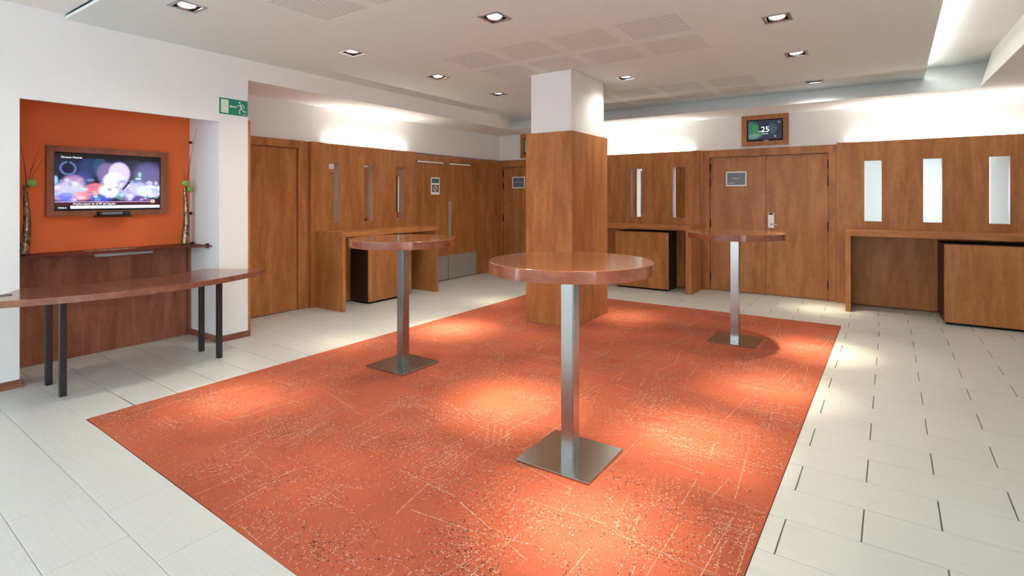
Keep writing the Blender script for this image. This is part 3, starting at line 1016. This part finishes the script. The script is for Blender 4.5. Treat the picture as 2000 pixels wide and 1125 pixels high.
# ------------------------------------------------------------------ bar tables
def bar_table(label, x, y):
    t = thing('bar_table', (x, y, 0), label, 'table', 'round standing tables')
    b = 0.222
    box('base_plate', x - b, x + b, y - b, y + b, 0.001, 0.012, M['steel_plate'], t, 0.002)
    p = 0.039
    bm = bmesh.new()
    bm_box(bm, x - p, x + p, y - p, y + p, 0.012, 1.036)
    es = [e for e in bm.edges if abs(e.verts[0].co.z - e.verts[1].co.z) > 0.5]
    bmesh.ops.bevel(bm, geom=es, offset=0.005, segments=2, affect='EDGES')
    finish(bm, 'pole', M['steel'], t)
    box('mounting_plate', x - 0.15, x + 0.15, y - 0.15, y + 0.15, 1.028, 1.036, M['black'], t, 0.001)
    R = 0.455
    lathe('table_top', [(R - 0.002, 0.0), (R, 0.002), (R, 0.062), (R - 0.002, 0.064)], (x, y, 1.036), M['table_wood'], t, 96, 'rim')
    bm = bmesh.new()
    n = 96
    rings = [[bm.verts.new((x + r * math.cos(2 * math.pi * k / n), y + r * math.sin(2 * math.pi * k / n), z)) for k in range(n)]
             for r, z in ((R + 0.0002, 1.038), (R + 0.002, 1.0385), (R + 0.002, 1.0975), (R + 0.0002, 1.098))]
    for a in range(4):
        for k in range(n):
            f = bm.faces.new((rings[a][k], rings[a][(k + 1) % n], rings[(a + 1) % 4][(k + 1) % n], rings[(a + 1) % 4][k]))
            f.smooth = a == 1
    for e in bm.edges:
        if abs(e.verts[0].co.z - e.verts[1].co.z) < 1e-6:
            e.smooth = False
    finish(bm, 'edge_band', M['edge_wood'], t)
    return t


bar_table('round wooden standing table nearest the viewer, on a square steel base', -1.385, 2.62)
bar_table('round wooden standing table in front of the left console', -3.347, 3.24)
bar_table('far round wooden standing table in front of the back double doors', -1.12, 5.69)

# ------------------------------------------------------------------ crescent table by the niche
ct = thing('crescent_table', (-5.05, 1.885, 0), 'long crescent-shaped walnut table on four black legs before the niche', 'table')
cx0, cy0 = -6.384, 1.885
ang = [math.radians(-34 + 68 * k / 40) for k in range(41)]
outl = [(cx0 + 1.80 * math.cos(a), cy0 + 1.80 * math.sin(a)) for a in ang] + [(cx0 + 1.19 * math.cos(a), cy0 + 1.19 * math.sin(a)) for a in ang[::-1]]
prism('table_top', outl, 0.705, 0.752, M['walnut_x'], ct, bevel=0.002, seg=1)
for (x, y) in ((-5.246, 1.34), (-4.865, 1.322), (-5.205, 2.445), (-4.862, 2.436)):
    box('leg', x - 0.02, x + 0.02, y - 0.02, y + 0.02, 0.0005, 0.705, M['black'], ct, 0.002)
bm = bmesh.new()
n = 28
rings = [[bm.verts.new((-5.09 + r * math.cos(2 * math.pi * k / n), 1.055 + r * math.sin(2 * math.pi * k / n), z)) for k in range(n)]
         for r, z in ((0.042, 0.7522), (0.042, 0.755), (0.033, 0.755), (0.033, 0.7522))]
for a in range(4):
    for k in range(n):
        bm.faces.new((rings[a][k], rings[a][(k + 1) % n], rings[(a + 1) % 4][(k + 1) % n], rings[(a + 1) % 4][k]))
finish(bm, 'cable_grommet', M['black'], ct)

# ------------------------------------------------------------------ niche: panel, shelf, television, vases
npn = thing('niche_panel', (-5.975, 1.93, 0), 'dark walnut panel below the shelf in the niche', 'panel')
box('board', -5.979, -5.962, 1.201, 2.655, 0.0, 0.948, M['walnut'], npn, 0.001)
box('end_post', -5.979, -5.945, 2.662, 2.6895, 0.0, 0.948, M['walnut'], npn, 0.001)
sh = thing('shelf', (-5.78, 1.945, 0.95), 'dark red shelf across the niche under the television', 'shelf')
prism('board', [(-5.979, 1.2015), (-5.66, 1.2015), (-5.625, 1.6), (-5.60, 2.1), (-5.57, 2.5), (-5.50, 2.6885), (-5.979, 2.6885)], 0.952, 0.967, M['shelf'], sh, 0.002, 1)
for x in (-5.90, -5.58):
    box('clamp', x - 0.018, x + 0.018, 2.664, 2.6895, 0.936, 0.982, M['hinge'], sh, 0.004)
# worn lettering across the shelf, unreadable in the picture
xx = 1.745
for k in range(17):
    wdt = random.uniform(0.018, 0.028)
    prism('lettering', [(-5.88 + random.uniform(-.015, .02), xx), (-5.80 + random.uniform(-.01, .01), xx), (-5.80, xx + wdt * 0.72), (-5.88, xx + wdt * 0.72)],
          0.9671, 0.9675, M['pink_yarn'] if k % 4 == 3 else M['paper'], sh)
    xx += wdt
lb = tag(box('label_strip', -5.628, -5.606, 1.75, 2.20, 0.926, 0.9515, M['tag_grey'], None, 0.002), 'grey strip fixed under the front edge of the niche shelf', 'label holder')


def picture(name, frame, u0, u1, v0, v1, w, nx, ny, fn, mat, parent):
    me = bpy.data.meshes.new(name)
    vs = [frame(u0 + (u1 - u0) * i / nx, v0 + (v1 - v0) * j / ny, w) for j in range(ny + 1) for i in range(nx + 1)]
    fs = [(j * (nx + 1) + i, j * (nx + 1) + i + 1, (j + 1) * (nx + 1) + i + 1, (j + 1) * (nx + 1) + i) for j in range(ny) for i in range(nx)]
    org = origin(parent)
    me.from_pydata([tuple(Vector(v) - org) for v in vs], [], fs)
    at = me.color_attributes.new('picture', 'FLOAT_COLOR', 'POINT')
    for j in range(ny + 1):
        for i in range(nx + 1):
            at.data[j * (nx + 1) + i].color = (*fn(i / nx, j / ny), 1)
    return link(name, me, mat, parent)


def blend(c, blobs, u, v):
    c = list(c)
    for (bu, bv, su, sv, col, a, hard) in blobs:
        q = ((u - bu) / su) ** 2 + ((v - bv) / sv) ** 2
        k = a * (1 / (1 + math.exp(min(60.0, (q - 1) * hard * 2.0))))
        c = [c[i] * (1 - k) + col[i] * k for i in range(3)]
    return c


rnd = random.Random(3)
BL = [(0.30, 0.75, 0.10, 0.18, (0.05, 0.10, 0.22), 0.8, 3), (0.40, 0.80, 0.06, 0.16, (0.06, 0.16, 0.24), 0.7, 3),
      (0.72, 0.78, 0.10, 0.18, (0.07, 0.07, 0.11), 0.7, 3), (0.88, 0.62, 0.16, 0.26, (0.26, 0.24, 0.44), 0.8, 2),
      (0.24, 0.55, 0.09, 0.14, (0.09, 0.11, 0.33), 0.8, 3), (0.16, 0.50, 0.10, 0.12, (0.52, 0.36, 0.52), 0.8, 3),
      (0.12, 0.33, 0.17, 0.16, (0.60, 0.64, 0.88), 0.9, 2), (0.47, 0.66, 0.10, 0.20, (0.30, 0.24, 0.42), 0.85, 4),
      (0.585, 0.67, 0.105, 0.21, (0.66, 0.60, 0.86), 0.97, 6), (0.53, 0.52, 0.10, 0.16, (0.95, 0.82, 0.92), 0.9, 4),
      (0.36, 0.38, 0.09, 0.10, (0.85, 0.26, 0.28), 0.95, 4), (0.24, 0.25, 0.10, 0.08, (0.88, 0.34, 0.36), 0.9, 3),
      (0.49, 0.34, 0.10, 0.13, (0.80, 0.86, 0.98), 0.9, 3), (0.74, 0.38, 0.15, 0.14, (0.62, 0.62, 0.90), 0.9, 2),
      (0.90, 0.34, 0.13, 0.12, (0.72, 0.84, 0.98), 0.9, 3), (0.40, 0.20, 0.10, 0.07, (0.10, 0.18, 0.62), 0.8, 3),
      (0.10, 0.22, 0.08, 0.08, (0.18, 0.20, 0.66), 0.8, 3), (0.63, 0.24, 0.08, 0.07, (0.30, 0.50, 0.52), 0.7, 3),
      (0.72, 0.20, 0.10, 0.06, (0.22, 0.10, 0.38), 0.8, 3), (0.79, 0.66, 0.02, 0.05, (0.35, 0.62, 0.58), 0.9, 5),
      (0.775, 0.58, 0.035, 0.025, (0.5, 0.72, 0.68), 0.8, 5), (0.01, 0.53, 0.02, 0.07, (0.35, 0.60, 0.90), 0.9, 4)]
BL += [(rnd.random(), rnd.uniform(0.16, 0.55), rnd.uniform(0.012, 0.04), rnd.uniform(0.015, 0.045),
        rnd.choice([(0.8, 0.85, 1.0), (0.2, 0.2, 0.5), (0.6, 0.45, 0.65), (0.35, 0.55, 0.6)]), 0.45, 3) for _ in range(110)]


def tv_fn(u, v):
    c = blend((0.012, 0.02, 0.07), BL, u, v)
    r = math.hypot((u - 0.115) / 0.075, (v - 0.735) / 0.125)
    if 0.72 < r < 1.0 and not (abs(u - 0.115) < 0.010 and v > 0.74): c = [0.14, 0.22, 0.42]
    d = abs((u - 0.645) * 0.55 + (v - 0.43) * -0.25)
    if d < 0.006 and 0.60 < u < 0.70 and 0.36 < v < 0.52: c = [0.02, 0.03, 0.1]
    if v > 0.93: c = [0.006, 0.006, 0.012]
    if v < 0.148: c = [0.085, 0.018, 0.045]
    if 0.135 < v < 0.150 and u < 0.93: c = [0.62, 0.42, 0.62]
    if v < 0.080: c = [0.78, 0.80, 0.98] if (u > 0.135 and v > 0.022) else [0.006, 0.006, 0.012]
    if math.hypot((u - 0.925) / 0.026, (v - 0.150) / 0.035) < 1: c = [0.95, 0.50, 0.42]
    return [min(1.0, q) ** 1.45 * 1.15 for q in c]


tv = thing('television', (-5.97, 1.98, 1.283), 'wood-framed television showing a news broadcast on the orange wall', 'television')
plate('frame', (1.503, 2.462), (1.283, 1.911), [(1.553, 2.398, 1.330, 1.858)], -5.9795, -5.935, FXP, M['walnut'], tv)
box('bezel', -5.979, -5.952, 1.5535, 2.3975, 1.3305, 1.8575, M['matt_black'], tv, 0)
scr = picture('screen', FXP, 1.560, 2.391, 1.338, 1.850, -5.9515, 240, 150, tv_fn, M['tv_pic'], tv)
text('caption', 'Directo Madrid', 0.024, M['screen_text'], scr, (-5.950, 1.605, 1.806), ON_LEFT)
text('headline', 'Mucha mayor en el PP del España', 0.024, M['screen_text'], scr, (-5.950, 1.690, 1.386), ON_LEFT)
text('channel_name', 'rtve.e', 0.026, M['screen_text'], scr, (-5.950, 1.583, 1.352), ON_LEFT)
bx_ = thing('media_box', (-5.92, 1.99, 1.27), 'small black media box on a bracket below the television', 'media box')
box('body', -5.934, -5.86, 1.86, 2.105, 1.283, 1.322, M['black'], bx_, 0.004)
box('window', -5.8598, -5.8588, 1.88, 2.04, 1.293, 1.316, M['tag_grey'], bx_, 0)
box('bracket', -5.934, -5.845, 1.835, 2.115, 1.268, 1.2825, M['shelf'], bx_, 0.003)


def vase(label, x, y, z, lean, balls, twigs):
    t = thing('vase', (x, y, z), label, 'vase', 'slender bronze vases on the niche shelf')
    prof = [(0.033, 0.0), (0.035, 0.01), (0.034, 0.10), (0.029, 0.22), (0.024, 0.34), (0.019, 0.46), (0.016, 0.56), (0.018, 0.585)]
    H = 0.585
    bm = bmesh.new()
    n = 20
    rings = []
    for i in range(41):
        hz = H * i / 40
        for a, b in zip(prof[:-1], prof[1:]):
            if a[1] <= hz <= b[1] + 1e-9:
                r = a[0] + (b[0] - a[0]) * (hz - a[1]) / (b[1] - a[1])
                break
        if 0.06 < hz < 0.54: r *= 1 + 0.035 * math.sin(i * 2.3)
        ox, oy = lean[0] * hz, lean[1] * hz + 0.012 * math.sin(hz * 7)
        rings.append([bm.verts.new((x + ox + r * math.cos(2 * math.pi * k / n), y + oy + r * math.sin(2 * math.pi * k / n), z + hz)) for k in range(n)])
    for i in range(40):
        for k in range(n):
            bm.faces.new((rings[i][k], rings[i][(k + 1) % n], rings[i + 1][(k + 1) % n], rings[i + 1][k]))
    bm.faces.new(rings[0][::-1])
    finish(bm, 'body', M['vase'], t, smooth=True)
    tx, ty, tz = x + lean[0] * H, y + lean[1] * H, z + H
    for (dx, dy, dz, r) in balls:
        bm = bmesh.new()
        bmesh.ops.create_icosphere(bm, subdivisions=3, radius=r, matrix=Matrix.Translation((tx + dx, ty + dy, tz + dz)))
        finish(bm, 'seed_ball', M['green_ball'], t, smooth=True)
    for (dx, dy, dz) in twigs:
        p = [Vector((tx, ty, tz - 0.05)), Vector((tx + dx * 0.35, ty + dy * 0.28, tz + dz * 0.35)), Vector((tx + dx * 0.7, ty + dy * 0.62, tz + dz * 0.7)), Vector((tx + dx, ty + dy, tz + dz))]
        tube('twig', p, [0.0028, 0.0024, 0.0018, 0.001], M['twig'], t, 5)
    return t


vase('slender bronze vase with one green ball at the left end of the shelf', -5.86, 1.335, 0.968, (0.0, 0.035), [(0.0, 0.03, 0.02, 0.036)],
     [(0.02, -0.045, 0.33), (0.03, -0.03, 0.27), (-0.02, 0.10, 0.36), (0.03, 0.15, 0.30), (0.0, 0.06, 0.22)])
vase('slender bronze vase with two green balls at the right end of the shelf', -5.84, 2.575, 0.968, (0.0, 0.03), [(0.02, -0.015, 0.045, 0.034), (0.03, 0.03, -0.015, 0.032)],
     [(0.06, 0.075, 0.62), (0.02, -0.04, 0.22), (0.0, 0.05, 0.35), (0.03, -0.06, 0.14)])
for z, lab in ((2.03, 'upper round dark hook on the right side of the niche'), (1.285, 'lower round dark hook on the right side of the niche')):
    k = thing('round_hook', (-5.90, 2.689, z), lab, 'hook', 'dark hooks in the niche')
    tube('stem', [(-5.90, 2.6895, z), (-5.90, 2.672, z)], 0.007, M['chrome'], k, 8)
    bm = bmesh.new()
    bmesh.ops.create_icosphere(bm, subdivisions=2, radius=0.017, matrix=Matrix.Translation((-5.90, 2.662, z)))
    finish(bm, 'head', M['hinge'], k, smooth=True)

# ------------------------------------------------------------------ exit sign
ex = thing('exit_sign', (XW, 2.837, 2.293), 'green emergency exit sign with running figure above the white pier', 'sign')
box('plate', XW + 0.0005, XW + 0.006, 2.691, 2.980, 2.293, 2.455, M['green'], ex, 0.0005)
sw = lambda nm, poly: prism(nm, poly, XW + 0.0062, XW + 0.0068, M['sign_white'], ex, frame=lambda u, v, w: (w, u, v))
E0, E1, G0, G1 = 2.691, 2.980, 2.293, 2.455
ep = lambda u, v: (E0 + (E1 - E0) * u, G0 + (G1 - G0) * v)
sw('doorway', [ep(0.05, 0.09), ep(0.31, 0.09), ep(0.31, 0.91), ep(0.05, 0.91)])
sw('arrow', [ep(0.335, 0.52), ep(0.40, 0.63), ep(0.40, 0.56), ep(0.60, 0.56), ep(0.60, 0.48), ep(0.40, 0.48), ep(0.40, 0.41)])
hd = [(ep(0.70, 0.83)[0] + 0.0105 * math.cos(t), ep(0.70, 0.83)[1] + 0.0105 * math.sin(t)) for t in [2 * math.pi * k / 14 for k in range(14)]]
sw('figure_head', hd)
def limb(nm, pts, w):
    for a, b in zip(pts[:-1], pts[1:]):
        a, b = Vector(ep(*a)), Vector(ep(*b))
        d = (b - a).normalized() * w * 0.35
        nrm = Vector((-d.y, d.x)).normalized() * w
        a2, b2 = a - d, b + d
        sw(nm, [tuple(a2 + nrm), tuple(a2 - nrm), tuple(b2 - nrm), tuple(b2 + nrm)])
limb('figure_torso', [(0.735, 0.70), (0.77, 0.45)], 0.0085)
limb('figure_arm', [(0.73, 0.70), (0.68, 0.62), (0.62, 0.62)], 0.004)
limb('figure_arm', [(0.75, 0.72), (0.83, 0.68), (0.87, 0.50)], 0.004)
limb('figure_leg', [(0.76, 0.45), (0.70, 0.36), (0.70, 0.12)], 0.005)
limb('figure_leg', [(0.78, 0.45), (0.84, 0.30), (0.93, 0.30)], 0.005)
for k in range(4):
    sw('maker_mark', [ep(0.82 + 0.035 * k, 0.07), ep(0.845 + 0.035 * k, 0.07), ep(0.845 + 0.035 * k, 0.11), ep(0.82 + 0.035 * k, 0.11)])


# ------------------------------------------------------------------ small framed screens above the doors
def small_fn(u, v):
    bl = [(0.10, 0.45, 0.16, 0.5, (0.05, 0.16, 0.16), 0.9, 2), (0.22, 0.60, 0.10, 0.22, (0.03, 0.24, 0.07), 0.9, 3), (0.30, 0.28, 0.14, 0.14, (0.05, 0.22, 0.07), 0.9, 3),
          (0.18, 0.18, 0.16, 0.12, (0.15, 0.30, 0.25), 0.8, 3), (0.72, 0.55, 0.14, 0.25, (0.07, 0.09, 0.12), 0.8, 3), (0.80, 0.14, 0.03, 0.06, (0.35, 0.42, 0.5), 0.8, 4),
          (0.92, 0.86, 0.04, 0.05, (0.2, 0.26, 0.3), 0.8, 4)]
    return blend((0.012, 0.02, 0.045), bl, u, v)


def info_screen(label, x0):
    x1 = x0 + 0.632
    t = thing('information_screen', ((x0 + x1) / 2, YB, 2.222), label, 'screen', 'framed screens above the doors')
    plate('frame', (x0, x1), (2.222, 2.678), [(x0 + 0.074, x1 - 0.07, 2.290, 2.612)], YB - 0.045, YB - 0.0005, FY, M['wood'], t)
    box('bezel', x0 + 0.0745, x1 - 0.0705, YB - 0.030, YB - 0.001, 2.2905, 2.6115, M['matt_black'], t, 0)
    sc = picture('screen', FY, x0 + 0.09, x1 - 0.086, 2.318, 2.600, YB - 0.0305, 60, 34, small_fn, M['tv_pic2'], t)
    y = YB - 0.0315
    text('numerals', '25', 0.115, M['screen_text'], sc, (x0 + 0.265, y, 2.425), ON_BACK)
    for k in range(5):
        box('caption', x0 + 0.225 + 0.018 * k, x0 + 0.239 + 0.018 * k, y - 0.0003, y, 2.432, 2.442, M['screen_dim'], sc, 0)
        box('caption', x0 + 0.285 + 0.016 * k, x0 + 0.297 + 0.016 * k, y - 0.0003, y, 2.392, 2.403, M['screen_dim'], sc, 0)
    box('brand_mark', x0 + 0.30, x0 + 0.37, YB - 0.0309, YB - 0.0302, 2.299, 2.306, M['paper'], t, 0)
    return t


info_screen('wood-framed information screen showing 25 above the back double doors', -1.588)
info_screen('wood-framed screen above the far corner doors, mostly hidden by the pillar', -5.60)
